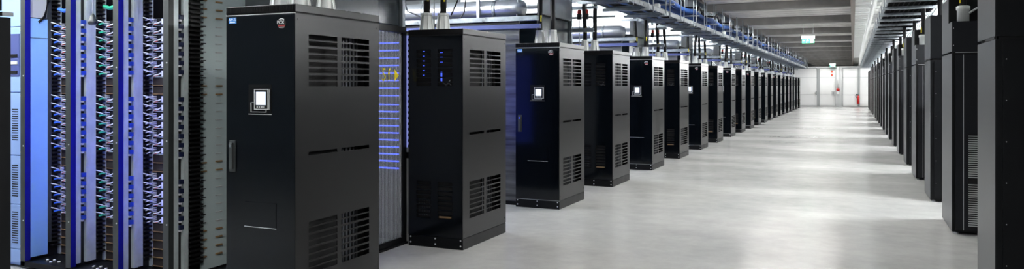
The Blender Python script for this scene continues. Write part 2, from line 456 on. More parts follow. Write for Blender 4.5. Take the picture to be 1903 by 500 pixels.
def base_cabinet(root, W=0.3, D=CD):
    hD = D / 2
    pl = bx(-W, W, -hD, hD, 0.0, 0.104).build('plinth', 'black', root, bevel=0.003)
    for x in (-0.275, 0.0, 0.275):
        for z in (0.035, 0.088):
            MB().lathe([(0.008, -hD - 0.004), (0.008, -hD + 0.004)], 10, (x, 0, z), 'y').build('bolt', 'bolt', pl)
    v, f = holed([0.0, D], [0.108, 2.036], slots(SL_Y), 0.004)
    me = MB().add([(W - 0.004 + p[1], p[0] - hD, p[2]) for p in v], f).mesh('side_panel', 'side')
    sp = link('side_panel', me, root)
    for yy, zz in ((0.03, 2.0), (0.93, 2.0), (0.03, 0.16), (0.93, 0.16)):
        MB().lathe([(0.007, W - 0.002), (0.007, W + 0.003)], 8, (0, yy - hD, zz), 'x').build('screw', 'cable', sp)
    bx(-W, -W + 0.004, -hD, hD, 0.108, 2.036).build('side_panel', 'side', root)
    bx(-W + 0.005, W - 0.005, hD - 0.012, hD - 0.002, 0.108, 2.036).build('back_panel', 'black', root)
    # inside: dark chassis and a perforated sheet seen through the slots
    ch = bx(-W + 0.03, W - 0.10, -hD + 0.05, hD - 0.05, 0.11, 2.03).build('chassis', 'inner', root)
    b = MB()
    for k in range(6):
        yy = -hD + 0.58 + k * 0.042
        b.box(W - 0.098, W - 0.088, yy, yy + 0.02, 0.2, 1.95)
    b.build('perforated_sheet', 'inner_metal', ch)
    bx(-W, W, -hD, hD, 2.036, 2.046).build('lid_gap', 'inner', root)
    cap = bx(-W - 0.003, W + 0.003, -hD - 0.003, hD + 0.003, 2.046, 2.1).build('lid', 'side', root, bevel=0.004)
    for yy in (0.2, 0.62, 0.8):
        MB().lathe([(0.008, 2.098), (0.008, 2.108)], 8, (W - 0.05, yy - hD, 0)).build('screw', 'bolt', cap)
    return cap

def odd_cabinet():
    root = thing('power_cabinet', 'x', 'cabinet')
    hD = CD / 2
    cap = base_cabinet(root)
    g = MB()
    for k in range(56):
        x = -0.285 + k * 0.0103
        g.box(x, x + 0.005, -hD - 0.008, -hD - 0.002, 2.054, 2.092)
    g.build('grille', 'black', cap)
    bx(-0.3, 0.3, -hD - 0.007, -hD + 0.004, 2.0365, 2.0415).build('trim_strip', 'lightgrey', root)  # pale strip stands in for the highlight along the door top
    bx(-0.3, 0.3, -hD - 0.005, -hD + 0.004, 0.1045, 0.1075).build('trim_strip', 'grey', root)
    dr = bx(-0.298, 0.298, -hD - 0.006, -hD + 0.02, 0.109, 2.035).build('door', 'door', root, bevel=0.003)
    yf = -hD - 0.006
    h = bx(-0.262, -0.210, yf - 0.008, yf + 0.001, 0.965, 1.18).build('handle', 'post', dr, bevel=0.003)
    h['label'] = 'grey swing handle'
    bx(-0.250, -0.222, yf - 0.026, yf - 0.008, 0.985, 1.165).build('lever', 'post', h, bevel=0.004)
    bx(-0.246, -0.226, yf - 0.028, yf - 0.024, 1.135, 1.155).build('lock', 'chrome', h)
    # display: recess plate, bezel and lit screen
    dp = bx(-0.095, 0.105, yf - 0.002, yf + 0.001, 1.37, 1.565).build('display_plate', 'black', dr)
    fr = MB()
    x0, x1, z0, z1 = -0.034, 0.092, 1.395, 1.535
    for a in ((x0, x1, z1 - 0.006, z1), (x0, x1, z0, z0 + 0.006), (x0, x0 + 0.005, z0, z1), (x1 - 0.008, x1, z0, z1)):
        fr.box(a[0], a[1], yf - 0.016, yf - 0.001, a[2], a[3])
    fr.build('bezel', 'lightgrey', dp)
    bx(x0 + 0.005, x1 - 0.008, yf - 0.010, yf - 0.001, z0 + 0.006, z1 - 0.006).build('display_body', 'cable', dp)
    s = bx(-0.018, 0.062, yf - 0.013, yf - 0.0095, 1.427, 1.515).build('screen', 'screen', dp); s['label'] = 'glowing pale blue screen'
    for k in range(4):
        bx(-0.014 + 0.02 * k, -0.004 + 0.02 * k, yf - 0.013, yf - 0.009, 1.407, 1.418).build('button', 'lightgrey', dp)
    lp = MB()
    for a in ((-0.070, 0.065, 1.377, 1.381), (-0.070, -0.066, 1.377, 1.445), (-0.070, -0.036, 1.441, 1.445), (0.061, 0.065, 1.377, 1.395)):
        lp.box(a[0], a[1], yf - 0.010, yf - 0.002, a[2], a[3])
    lp.build('guard_wire', 'grey', dp)
    bx(-0.095, 0.105, yf - 0.004, yf + 0.001, 1.362, 1.366).build('edge_strip', 'lightgrey', dp)
    fl = bx(-0.13, 0.145, yf - 0.003, yf + 0.001, 0.602, 0.768).build('access_flap', 'door', dr)
    bx(-0.13, 0.145, yf - 0.005, yf + 0.001, 0.597, 0.6005).build('flap_edge', 'lightgrey', fl)
    # maker's label and round badge
    lb = bx(-0.272, -0.205, yf - 0.002, yf + 0.001, 1.985, 2.025).build('label_plate', 'labelblue', dr); lb['label'] = 'small blue label with white lettering'
    link('lettering', text_mesh('lettering', 'APP-Zs', 0.023, 'labelwhite'), lb, (-0.2385, yf - 0.0025, 2.010), (math.pi / 2, 0, 0))
    bx(-0.262, -0.215, yf - 0.003, yf - 0.001, 1.990, 1.997).build('label_line', 'labelwhite', lb)
    bd = MB().lathe([(0.036, -0.003), (0.036, 0.003)], 24, (0.192, yf, 1.972), 'y').build('badge', 'cable', dr); bd['label'] = 'round black badge with white letters over a red band'
    link('lettering', text_mesh('lettering', 'PCX', 0.032, 'labelwhite'), bd, (0.184, yf - 0.0038, 1.978), (math.pi / 2, 0, 0))
    bx(0.163, 0.221, yf - 0.0042, yf - 0.0028, 1.952, 1.962).build('red_band', 'labelred', bd)
    bx(0.170, 0.216, yf - 0.0042, yf - 0.0028, 1.944, 1.948).build('white_line', 'labelwhite', bd)
    arc = MB()
    for k in range(7):
        a = math.radians(55 + 12 * k)
        arc.box(0.192 + 0.031 * math.cos(a) - 0.004, 0.192 + 0.031 * math.cos(a) + 0.004, yf - 0.0042, yf - 0.0028, 1.972 + 0.031 * math.sin(a) - 0.0025, 1.972 + 0.031 * math.sin(a) + 0.0025)
    arc.build('white_arc', 'labelwhite', bd)
    gland(root, -0.085, -0.19); gland(root, 0.095, -0.19)
    return root

def even_cabinet():
    root = thing('power_cabinet', 'x', 'cabinet')
    hD = CD / 2
    base_cabinet(root)
    cols = [(-0.205, -0.045), (0.03, 0.19)]
    hs = [h for h in slots(cols) if not 1.0 < h[2] < 1.2]
    v, f = holed([-0.298, 0.298], [0.109, 2.035], hs, 0.006)
    fp = MB().add([(p[0], -hD - 0.006 + p[1], p[2]) for p in v], f).build('front_panel', 'door', root)
    fp['label'] = 'vented black front panel'
    rack_ = bx(-0.26, 0.24, -hD + 0.012, -hD + 0.03, 0.15, 1.98).build('mounting_plate', 'inner', root)
    for k in range(6):
        z = 1.888 - 0.046 * k
        b = MB(); b.box(-0.142, -0.124, -hD + 0.006, -hD + 0.012, z - 0.003, z + 0.003)
        b.build('status_led', 'ledspot', rack_)
    b = MB(); b.box(0.055, 0.07, -hD + 0.006, -hD + 0.012, 1.60, 1.69); b.build('status_led', 'ledspot', rack_)
    for k in range(3):
        bx(0.05, 0.075, -hD + 0.006, -hD + 0.012, 1.872 - 0.046 * k, 1.877 - 0.046 * k).build('status_led', 'ledspot', rack_)
    w = MB()
    for k in range(9):
        zz = 0.30 + 0.035 * k
        for j in range(7):
            if k < 5: w.box(-0.19 + 0.02 * j, -0.182 + 0.02 * j, -hD + 0.004, -hD + 0.010, zz, zz + 0.02)
    w.build('terminal_strip', 'inner_metal', rack_)
    w = MB()
    w.tube([(0.06, -hD + 0.004, 1.60), (0.12, -hD + 0.001, 1.56), (0.16, -hD + 0.004, 1.61)], 0.006, 6)
    w.tube([(0.10, -hD + 0.004, 1.54), (0.15, -hD + 0.001, 1.58), (0.17, -hD + 0.004, 1.56)], 0.005, 6)
    w.build('wire_loop', 'inner_metal', rack_)
    bx(0.04, 0.17, -hD + 0.002, -hD + 0.010, 0.29, 0.305).build('copper_bar', 'brown', rack_)
    gland(root, -0.215, -0.28); gland(root, -0.085, -0.18)
    return root

protoO = odd_cabinet(); protoE = even_cabinet()
CABX = XL - 0.3
n = len(YF)
def lab_cab(i):
    if i == 0: return 'largest black power cabinet, lit screen on its door, beside the open cable racks'
    if i == 1: return 'black cabinet with blue lights behind its vents, just past the 5.f door'
    if i == n - 1: return 'farthest slim black cabinet ending the left row near the white wall'
    if i % 2 == 0: return 'black cabinet with a lit screen, %s from the camera in the left row' % nth(i)
    return 'black cabinet with a vented front, %s from the camera in the left row' % nth(i)
for i, yf in enumerate(YF):
    p = (protoO if i % 2 == 0 else protoE)
    o = p if i < 2 else copy_tree(p)
    if i > 2 and i % 2:            # only the nearest vented cabinet shows its status lights
        for pl in o.children:
            for ch in list(pl.children):
                if ch.name.startswith('status_led'): bpy.data.objects.remove(ch)
    o.location = (CABX, yf + CD / 2, 0)
    o['label'] = lab_cab(i); o['group'] = 'power cabinets ending the left rack rows'

gland(protoO, 0.06, 0.14)
# power cables rising from the glands into the tray
for i, yf in enumerate(YF):
    offs = ((-0.085, -0.19), (0.095, -0.19)) if i % 2 == 0 else ((-0.215, -0.28), (-0.085, -0.18))
    for j, (gx, gy) in enumerate(offs):
        x = CABX + gx; yy = yf + CD / 2 + gy
        sh = 0.03 * random.uniform(-1, 1)
        c = thing('power_cable', 'black power cable rising from the %s gland of the %s left cabinet' % (('left', 'right')[j], nth(i)), 'cable', (x, yy, 2.275), 'black power cables rising from the left cabinets')
        MB().tube([(0, 0, 0), (0.004, 0, 0.15), (sh * 0.5, 0.01, 0.35), (sh, 0.015, 0.52), (sh + 0.02, 0.02, 0.9)], 0.032, 10).build('sheath', 'cable', c)
        if j == 0 or i % 3 == 1:
            bx(0.020, 0.032, -0.03, -0.014, 0.12, 0.20).build('yellow_tag', 'yellow', c)

# ------------------------------------------------------------------ containment doors and header boxes between rows 1-2, 3-4, ...
DX = -4.04
for k in range(0, n - 1, 2):
    y0 = YF[k] + CD + 0.005; y1 = YF[k + 1] + 0.055
    c = thing('containment_door', ('clear twin-wall aisle door marked 5.f with a yellow arrow' if k == 0 else
              'clear twin-wall aisle door behind the %s screen cabinet' % nth(k // 2)), 'door', (DX, y0, 0), 'twin-wall doors closing the hot aisles')
    L = y1 - y0
    f = MB(); f.box(-0.025, 0.025, 0, L, 2.075, 2.135).build('top_rail', 'black', c)
    bx(-0.025, 0.025, 0, L, 0.02, 0.075).build('bottom_rail', 'black', c)
    bx(-0.025, 0.025, 0, 0.05, 0.075, 2.075).build('stile', 'black', c)
    bx(-0.025, 0.025, L - 0.06, L, 0.075, 2.075).build('stile', 'black', c)
    bx(-0.006, 0.006, 0.05, L - 0.06, 0.075, 2.075).build('clear_sheet', 'poly', c)
    bx(-0.035, 0.035, 0.0, L + 0.05, 0.0, 0.02).build('floor_track', 'black', c)
    if k == 0:
        me = text_mesh('lettering', '5.f', 0.20, 'yellow')
        lt = link('lettering', me, c, (0.0085, L - 0.335, 1.655), (math.pi / 2, 0, math.pi / 2))
        lt.scale = (0.72, 0.88, 1)
        MB().add([(0.007, L - 0.185, 1.60), (0.010, L - 0.185, 1.60), (0.007, L - 0.185, 1.715), (0.010, L - 0.185, 1.715), (0.007, L - 0.115, 1.657), (0.010, L - 0.115, 1.657)],
                 [(0, 2, 4), (1, 5, 3), (0, 1, 3, 2), (2, 3, 5, 4), (4, 5, 1, 0)]).build('arrow', 'yellow', c)
    hb = thing('header_box', ('dark glossy air duct box above the 5.f door' if k == 0 else 'tall silver air duct box above the aisle door behind the %s screen cabinet' % nth(k // 2)),
               'duct', (DX - 0.02, y0, 2.14), 'air boxes above the hot aisles')
    Lh = YF[k + 1] - 0.0 - y0
    bx(-4.0, 0.0, 0, Lh, 0, 0.42).build('lower_box', 'darkgloss', hb, bevel=0.01)
    bx(-1.2, 0.03, -0.03, Lh + 0.03, 0.43, 1.5).build('upper_box', 'silver', hb, bevel=0.01)
    bx(-1.2, 0.035, Lh + 0.0, Lh + 0.045, 0.0, 1.5).build('corner_angle', 'steel', hb)

# ------------------------------------------------------------------ server racks of the left rows behind the cabinets (rows 2 ...)
def make_rack():
    root = thing('server_rack', 'x', 'rack')
    W, D = 1.2, 0.9
    for x in (0.0, W - 0.05):
        for y_ in (0.0, D - 0.05):
            bx(x, x + 0.05, y_, y_ + 0.05, 0, 2.1).build('post', 'black', root)
    bx(0, W, 0, D, 2.05, 2.1).build('top_frame', 'black', root)
    bx(0, W, 0, D, 0.03, 0.09).build('bottom_frame', 'black', root)
    bx(0.05, W - 0.05, 0.08, D - 0.08, 0.1, 2.03).build('server_block', 'server', root)
    for grp in ((1.45, 1.98, 8), (0.72, 1.36, 10)):
        for k in range(grp[2]):
            z = grp[0] + (grp[1] - grp[0]) * k / (grp[2] - 1)
            bx(0.10, W - 0.10, 0.062, 0.082, z, z + 0.013).build('led_bar', 'ledbar', root)
            bx(0.10, 0.80, D - 0.082, D - 0.062, z, z + 0.013).build('led_bar', 'ledbar', root)
    return root
rk = make_rack()
firstr = True
for i in range(1, n):
    for j in range(2 if i < 8 else 1):
        o = rk if firstr else copy_tree(rk); firstr = False
        o.location = (-5.25 - 1.22 * j - (0.25 if i % 2 == 0 else 0), YF[i] + (0.16 if i % 2 == 0 else 0.05), 0)
        o['label'] = 'dark server rack with blue lights, %s behind the %s cabinet of the left row' % (('next', 'second')[j], nth(i))
        o['group'] = 'server racks of the left rows'
# zinc upright with connectors at the end of row 2 (between the door and cabinet)
def end_upright(i):
    c = thing('end_upright', 'slim blue-lit zinc upright with connectors left of the %s cabinet in the left row' % nth(i), 'rack upright', (-4.045, YF[i] + 0.06, 0), 'zinc uprights beside the vented cabinets')
    bx(0.0, 0.075, 0.0, 0.04, 0.90, 2.07).build('strip', 'steel2', c)
    bx(-0.01, 0.055, 0.0, 0.05, 0.84, 0.90).build('foot_bracket', 'black', c)
    bx(0.005, 0.072, 0.01, 0.04, 0.0, 0.84).build('leg', 'lightgrey', c)  # pale plate added for the floor-coloured strip under the upright
    for k in range(20):
        z = 0.95 + 0.055 * k
        bx(0.052, 0.070, -0.016, -0.004, z, z + 0.025).build('connector', 'navyplug', c)
    bx(0.032, 0.066, -0.006, 0.0, 0.95, 2.05).build('light_strip', 'ledwhite', c)  # the upright's pale blue shine, added as a glowing strip
end_upright(1)
for i in (3, 5): end_upright(i)

# silver curtain sheet hanging beside each screen cabinet (cold-aisle face of the odd rows)
for i in range(2, n, 2):
    c = thing('curtain_sheet', 'ribbed silver sheet wall left of the %s cabinet in the left row' % nth(i), 'sheet wall', (-3.97, YF[i] + 0.13, 0), 'silver sheet walls beside the screen cabinets')
    for k in range(3):
        bx(-0.86 * (k + 1) + 0.008, -0.86 * k, 0, 0.015, 0.05, 2.30).build('sheet', 'polygrey', c)
    bx(-2.6, 0.30, -0.03, 0.03, 2.30, 2.355).build('top_rail', 'bluesteel', c)
    bx(-2.6, 0.0, -0.02, 0.03, 0.0, 0.05).build('bottom_rail', 'black', c)
    bx(-2.6, 0.0, -0.01, 0.04, 2.36, 2.43).build('shadow_gap_board', 'cable', c)  # black strip stands in for the shade of the open gap

# ------------------------------------------------------------------ overhead ducts, channels and lamps of the left rows
def tube_lamp(x0, x1, Y, Z, label, group, m='tube'):
    c = thing('tube_lamp', label, 'lamp', (x0, Y, Z), group)
    L = x1 - x0
    bx(0, L, -0.05, 0.05, 0.02, 0.07).build('housing', 'white', c)
    for s in (-1, 1):
        MB().lathe([(0.02, 0.03), (0.02, L - 0.03)], 10, (0, 0.032 * s, -0.003), 'x').build('tube', m, c)
    for x in (0.0, L - 0.03): bx(x, x + 0.03, -0.055, 0.055, -0.03, 0.03).build('end_cap', 'white', c)
    for x in (0.2, L - 0.2): MB().lathe([(0.005, 0.07), (0.005, 4.2 - Z)], 6, (x, 0, 0)).build('hanger', 'steel', c)
cold = [YF[0] - 0.78] + [(YF[i] + CD + YF[i + 1]) / 2 for i in range(1, n - 1, 2)]
for k, yc in enumerate(cold):
    lb = 'white tube lamp over the open aisle before the %s cabinet of the left row' % nth(2 * k)
    tube_lamp(-8.6, -4.35, yc - 0.05, 3.02, lb, 'tube lamps over the left cross aisles')
for i in range(0, n):
    yf = YF[i]
    if i in (0,): continue
    odd = i % 2 == 0
    g = 'foil-wrapped ducts over the left rows'
    c = thing('foil_duct', 'shiny foil-wrapped duct above the %s row of racks on the left' % nth(i), 'duct', (-11.0, yf + 0.32, 2.58 if odd else 2.62), g)
    L = 7.05 if odd else 6.8
    MB().lathe([(0.13, 0), (0.13, L - 0.10), (0.10, L - 0.03), (0.03, L)], 20, (0, 0, 0), 'x').build('pipe', 'foil', c)
    for x in (1.5, 3.5, 5.5, 6.6): MB().lathe([(0.134, x), (0.134, x + 0.05)], 20, (0, 0, 0), 'x').build('clamp', 'steel', c)
    c = thing('steel_channel', 'grey steel channel beam spanning above the %s row of racks on the left' % nth(i), 'beam', (-11.0, yf + 0.12, 2.40), 'steel channels over the left rows')
    bx(0, 7.3, -0.03, 0.03, 0.0, 0.012).build('web', 'steel', c); bx(0, 7.3, -0.03, -0.022, 0.012, 0.06).build('flange', 'steel', c); bx(0, 7.3, 0.022, 0.03, 0.012, 0.06).build('flange', 'steel', c)
    bx(0.0, 7.3, 0.12, 0.20, 0.38, 0.42).build('upper_channel', 'steel', c)
    for x in (2.6, 4.6, 6.4): bx(x, x + 0.04, 0.03, 0.06, 0.0, 1.79).build('hanger', 'steel', c)
    if not odd:
        p = thing('sprinkler_pipe', 'thin pipe with red valves above the %s left cabinet' % nth(i), 'pipe', (-4.35, yf + 0.45, 2.72), 'pipes with red valves over the left rows')
        MB().lathe([(0.02, -3.0), (0.02, 0.9)], 10, (0, 0, -0.06), 'x').build('pipe', 'steel', p)
        for x in (0.30, 0.42):
            MB().lathe([(0.03, 0.0), (0.034, 0.02), (0.034, 0.05), (0.02, 0.07)], 10, (x, 0, 0)).build('valve', 'red', p)
            bx(x - 0.03, x + 0.03, -0.03, 0.03, -0.09, 0.0).build('valve_body', 'cable', p)
            MB().lathe([(0.008, -0.6), (0.008, -0.06)], 6, (x, 0, 0)).build('drop', 'whiteplastic', p)

# thin cables drooping over the second cabinet
for q, (pts, m, lb) in enumerate((
        ([(-4.25, 6.75, 2.75), (-4.28, 6.7, 2.5), (-4.22, 6.7, 2.33), (-4.05, 6.65, 2.27), (-3.95, 6.6, 2.24)], 'whitecable', 'thin white cable drooping left of the glands on the vented 5.f-side cabinet'),
        ([(-3.66, 6.62, 2.26), (-3.60, 6.64, 2.40), (-3.56, 6.66, 2.52)], 'cable', 'short black lead sticking up from the right gland past the 5.f door'),
        ([(-4.05, 9.1, 2.86), (-4.02, 9.1, 2.6), (-4.06, 9.1, 2.38)], 'whitecable', 'thin white cord hanging in front of the silver sheet wall'),
        ([(-4.75, 9.0, 2.75), (-4.77, 9.0, 2.55), (-4.85, 8.98, 2.42), (-4.98, 9.0, 2.40)], 'cable', 'thin black cord looping down to the steel channel behind'))):
    o = MB().tube(pts, 0.008, 6).build('loose_cable', m); tag(o, lb, 'cable')

# ------------------------------------------------------------------ left cable tray
TZ = 2.79
tr = thing('cable_tray', 'long galvanised ladder tray hung over the left row of cabinets', 'cable tray', (0, 0, TZ))
for x in (-3.56, -2.985):
    bx(x, x + 0.025, 3.0, 58.0, 0.0, 0.07).build('side_rail', 'steel', tr)
    bx(x - 0.012, x + 0.037, 3.0, 58.0, 0.066, 0.074).build('rail_lip', 'steel', tr)
rung = bx(-3.56, -2.96, -0.02, 0.02, 0.004, 0.024).mesh('rung', 'steel')
yy = 3.2
while yy < 57.9:
    link('rung', rung, tr, (0, yy, 0)); yy += 0.6
cross = bx(-3.66, -2.90, -0.03, 0.03, -0.045, 0.0).mesh('cross_channel', 'steel')
rod = MB().lathe([(0.009, -0.04), (0.009, CEIL - TZ - 0.28)], 6).mesh('hanger_rod', 'steel')
rodL = MB().lathe([(0.009, -0.04), (0.009, 4.2 - TZ)], 6).mesh('hanger_rod', 'steel')
ladder = MB()
yy = 4.3
while yy < 58:
    link('cross_channel', cross, tr, (0, yy, 0))
    link('hanger_rod', rod, tr, (-2.92, yy, 0)); link('hanger_rod', rodL, tr, (-3.6, yy, 0))
    link('hanger_rod', rod, tr, (-2.95, yy + 0.45, 0))
    yy += 1.225
# cables lying in the tray
for k in range(7):
    x = -3.50 + k * 0.078
    pts = [(x + 0.02 * math.sin(j * 1.3 + k), 3 + j * 1.1, TZ + 0.06 + 0.012 * math.sin(j * 2.1 + k)) for j in range(51)]
    o = MB().tube(pts, 0.033, 8).build('tray_cable', 'traycable' if k % 3 else 'blue')
    tag(o, '%s long %s cable lying in the left tray, counted from the racks' % (nth(k), 'black' if k % 3 else 'dark blue'), 'cable', 'cables lying in the left tray')
# junction boxes standing on the tray
for k, (yy, m) in enumerate(((13.0, 'whiteplastic'), (18.0, 'bluecable'), (20.4, 'whiteplastic'), (22.9, 'whiteplastic'), (25.2, 'whiteplastic'), (28.0, 'whiteplastic'))):
    c = thing('junction_box', '%s small %s box standing on the left tray' % (nth(k), {'whiteplastic': 'white', 'labelred': 'dark red', 'bluecable': 'blue'}[m]), 'junction box', (-3.10, yy, TZ + 0.10), 'small boxes on the left tray')
    bx(-0.04, 0.04, -0.05, 0.05, 0, 0.09).build('case', m, c, bevel=0.006); bx(0.04, 0.046, -0.04, 0.04, 0.01, 0.08).build('cover', m, c)
# blue bundles on the upper hangers, sagging between supports
for b_, (x, z, r) in enumerate(((-3.36, 3.13, 0.115), (-3.14, 3.16, 0.05))):
    pts = []; yy = 3.0
    while yy < 57:
        ph = (yy - 4.3) / 2.45
        pts.append((x, yy, z - 0.055 * math.sin(math.pi * (ph % 1.0)))); yy += 0.245
    o = MB().tube(pts, r, 12).build('cable_bundle', 'blue')
    tag(o, ('thick blue cable bundle sagging above the left tray', 'thinner blue cable bundle beside the thick one above the left tray')[b_], 'cable bundle')
for k in range(22):
    yy = 5.0 + 2.45 * k
    r_ = random.uniform(-0.1, 0.1)
    c = thing('cable_loop', '%s black cable loop dropping onto the blue bundle, counted from the camera' % nth(k), 'cable', (-3.25, yy, 3.15), 'black cable loops over the blue bundles')
    MB().tube([(-0.2, 0.0, -0.02), (0.02, 0.02, 0.08), (0.05, 0.15, 0.17 + r_ * .5), (0.02, 0.42 + r_, 0.22), (0.03, 0.68, 0.14), (0.02, 0.72 + r_, 0.0), (-0.1, 0.70, -0.12)], 0.03, 8).build('loop', 'cable', c)
    MB().tube([(-0.40, 0.9, 0.27), (-0.10, 0.95 + r_, 0.25), (0.0, 1.15, 0.18), (-0.02, 1.2 + r_, -0.05)], 0.026, 8).build('branch', 'cable', c)
    bx(-0.22, 0.30, 1.30, 1.36, -0.13, -0.105).build('bundle_bracket', 'steel', c)

# ------------------------------------------------------------------ right row cabinets
def r_panels(root, near_mat='black'):
    pass
def right_tall():
    root = thing('rack_cabinet', 'x', 'cabinet')
    D, W = 0.84, 0.62
    bx(0.0, W, 0.0, D, 0.03, 1.895).build('lower_body', 'black', root)
    bx(-0.004, 0.0, 0.0, D, 0.03, 1.895).build('aisle_panel', 'rside', root)
    dr = bx(0.045, W - 0.01, -0.012, 0.0, 0.05, 1.88).build('door', 'black', root)
    for z in (0.25, 0.55, 0.85, 1.15, 1.45, 1.75):
        MB().lathe([(0.004, -0.015), (0.004, -0.011)], 8, (0.065, 0, z), 'y').build('rivet', 'bolt', dr)
    bx(0.02, W - 0.02, 0.015, D - 0.015, 1.895, 1.92).build('joint', 'inner', root)
    bx(0.0, W, 0.0, D, 1.92, 2.50).build('upper_body', 'black', root)
    bx(-0.004, 0.0, 0.0, D, 1.92, 2.50).build('upper_aisle_panel', 'rside', root)
    bx(-0.006, 0.01, 0.02, D * 0.5, 1.897, 1.917).build('joint_strip', 'cable', root)
    for (x, y_) in ((0.04, 0.05), (W - 0.05, 0.05), (0.04, D - 0.06), (W - 0.05, D - 0.06)):
        MB().lathe([(0.025, 0), (0.025, 0.012), (0.012, 0.014), (0.012, 0.03)], 10, (x, y_, 0)).build('foot', 'bolt', root)
    return root
def right_short(slats=True):
    root = thing('rack_cabinet', 'x', 'cabinet')
    D, W = 0.95, 0.62
    bx(0.0, W, 0.0, D, 0.03, 1.895).build('lower_body', 'black', root)
    bx(-0.004, 0.0, 0.0, D, 0.03, 1.895).build('aisle_panel', 'rside', root)
    dr = bx(0.03, W - 0.01, -0.012, 0.0, 0.05, 1.88).build('door', 'rface', root)
    dr['label'] = 'dark graphite door with slatted vents'
    bx(0.098, 0.104, -0.016, -0.012, 0.05, 1.88).build('door_seam', 'grey', dr)
    bx(0.0, W, 0.0, 0.012, 1.895, 1.915).build('joint', 'inner', root)
    bx(0.03, W, -0.010, -0.002, 1.902, 1.908).build('joint_line', 'grey', root)
    bx(0.0, W, 0.0, 0.30, 1.915, 2.23).build('upper_box', 'rface', root, bevel=0.003)
    bx(0.0, W, 0.30, D, 1.915, 2.50).build('rear_riser', 'black', root)
    bx(-0.004, 0.0, 0.0, 0.30, 1.915, 2.228).build('upper_aisle_panel', 'rside', root)
    bx(-0.004, 0.0, 0.30, D, 1.915, 2.50).build('riser_aisle_panel', 'rside', root)
    if slats:
        sm_ = bx(0.145, W - 0.14, -0.020, -0.012, 0, 0.010).mesh('vent_slat', 'grey')
        bk = bx(0.14, W - 0.135, -0.0135, -0.012, 0.08, 1.06).build('vent_backing', 'inner', dr)
        for k in range(20): link('vent_slat', sm_, dr, (0, 0, 0.095 + 0.0225 * k))
        for k in range(20): link('vent_slat', sm_, dr, (0, 0, 0.600 + 0.0225 * k))
    for (x, z) in ((0.012, 2.16), (0.012, 1.98)):
        MB().lathe([(0.005, -0.004), (0.005, 0.002)], 8, (x, 0, z), 'y').build('rivet', 'bolt', root)
    g = MB().lathe([(0.058, 0.0), (0.058, 0.125), (0.066, 0.13), (0.066, 0.165), (0.05, 0.172)], 20, (0.115, 0.14, 2.23)).build('cable_gland', 'whiteplastic', root)
    g['label'] = 'white round cable gland'
    for (x, y_) in ((0.04, 0.05), (W - 0.05, 0.05), (0.04, D - 0.06), (W - 0.05, D - 0.06)):
        MB().lathe([(0.025, 0), (0.025, 0.012), (0.012, 0.014), (0.012, 0.03)], 10, (x, y_, 0)).build('foot', 'bolt', root)
    return root
YR = [6.47, 9.11, 11.54]
while YR[-1] < 56: YR.append(YR[-2] + 4.98)
pt, ps = right_tall(), right_short(True)
ps2 = right_short(False)
for i, yr in enumerate(YR):
    if i == 0: o = pt
    elif i == 1: o = ps
    elif i == 3: o = ps2
    else: o = copy_tree(pt if i % 2 == 0 else ps2)
    o.location = (XR + 0.004, yr, 0)
    if i == 0: lb = 'nearest tall black cabinet at the right edge of the aisle'
    elif i == 1: lb = 'black cabinet with slatted vents and white cable gland, behind the rightmost one'
    elif i % 2 == 0: lb = 'tall plain black cabinet, %s from the camera in the right row' % nth(i)
    else: lb = 'stepped black cabinet with a white cable gland, %s from the camera in the right row' % nth(i)
    o['label'] = lb; o['group'] = 'black cabinets of the right row'
    xx, y2 = (1.064, yr + 0.14) if i % 2 else (1.15, yr + 0.95)
    c = thing('power_cable', 'black power cable rising %s the %s right cabinet' % ('from the gland of' if i % 2 else 'behind', nth(i)), 'cable', (xx, y2, 2.40 if i % 2 else 0.0), 'black power cables of the right row')
    top = 0.5 if i % 2 else 2.9
    MB().tube([(0, 0, 0), (0.005, 0, top * 0.5), (0.0, 0.01, top)], 0.034, 10).build('sheath', 'cable', c)
    if i % 2:
        bx(-0.036, -0.024, -0.035, -0.015, 0.03, 0.12).build('yellow_tag', 'yellow', c)
        c = thing('white_hose', 'white hose arching right from the gland of the %s right cabinet' % nth(i), 'hose', (xx, y2, 2.34), 'white hoses of the right row')
        MB().tube([(0.05, -0.02, -0.02), (0.12, -0.03, 0.03), (0.22, -0.03, 0.06), (0.34, 0.0, 0.07)], 0.011, 8).build('hose_body', 'whiteplastic', c)
    # rack row behind each cabinet, to the right
    r = thing('server_rack', 'dark server rack standing right of the %s cabinet in the right row' % nth(i), 'rack', (1.62, yr, 0), 'server racks of the right rows')
    bx(0, 4.2, 0.02, 0.82, 0.05, 2.1).build('server_block', 'server', r)
    for x in (0.0, 0.6, 1.2, 1.8, 2.4): bx(x, x + 0.04, 0.0, 0.04, 0.0, 2.14).build('post', 'black', r)
    bx(0, 4.2, 0.0, 0.84, 2.1, 2.15).build('top_frame', 'black', r)

# lamps of the right cross aisles
gapR = [5.3] + [(YR[i] + 0.85 + YR[i + 1]) / 2 for i in range(len(YR) - 1)]
for k, yc in enumerate(gapR):
    if k % 2 or k == 0: continue
    tube_lamp(1.75, 5.2, yc, 3.05, 'white tube lamp over the %s gap of the right row' % nth(k), 'tube lamps over the right cross aisles', 'tuberight')

# ------------------------------------------------------------------ right tray
RZ = 2.88
tr2 = thing('cable_tray', 'long galvanised tray with wire mesh hung over the right row', 'cable tray', (0, 0, RZ))
for x in (0.50, 1.25):
    bx(x, x + 0.02, 4.0, 59.0, 0.0, 0.09).build('side_rail', 'steel', tr2)
sup = bx(0.46, 1.30, -0.035, 0.035, -0.05, 0.0).mesh('support_bar', 'steel')
rd = MB().lathe([(0.009, -0.05), (0.009, 1.3)], 6).mesh('hanger_rod', 'steel')
br = MB().tube([(1.28, 0, -0.02), (1.20, 0.0, -0.14), (1.16, 0.0, -0.30)], 0.014, 6).mesh('brace', 'steel2')
yy = 5.2
while yy < 59:
    link('support_bar', sup, tr2, (0, yy, 0))
    link('hanger_rod', rd, tr2, (0.48, yy, 0)); link('hanger_rod', rd, tr2, (1.28, yy, 0))
    link('brace', br, tr2, (0, yy + 0.1, 0))
    yy += 1.28
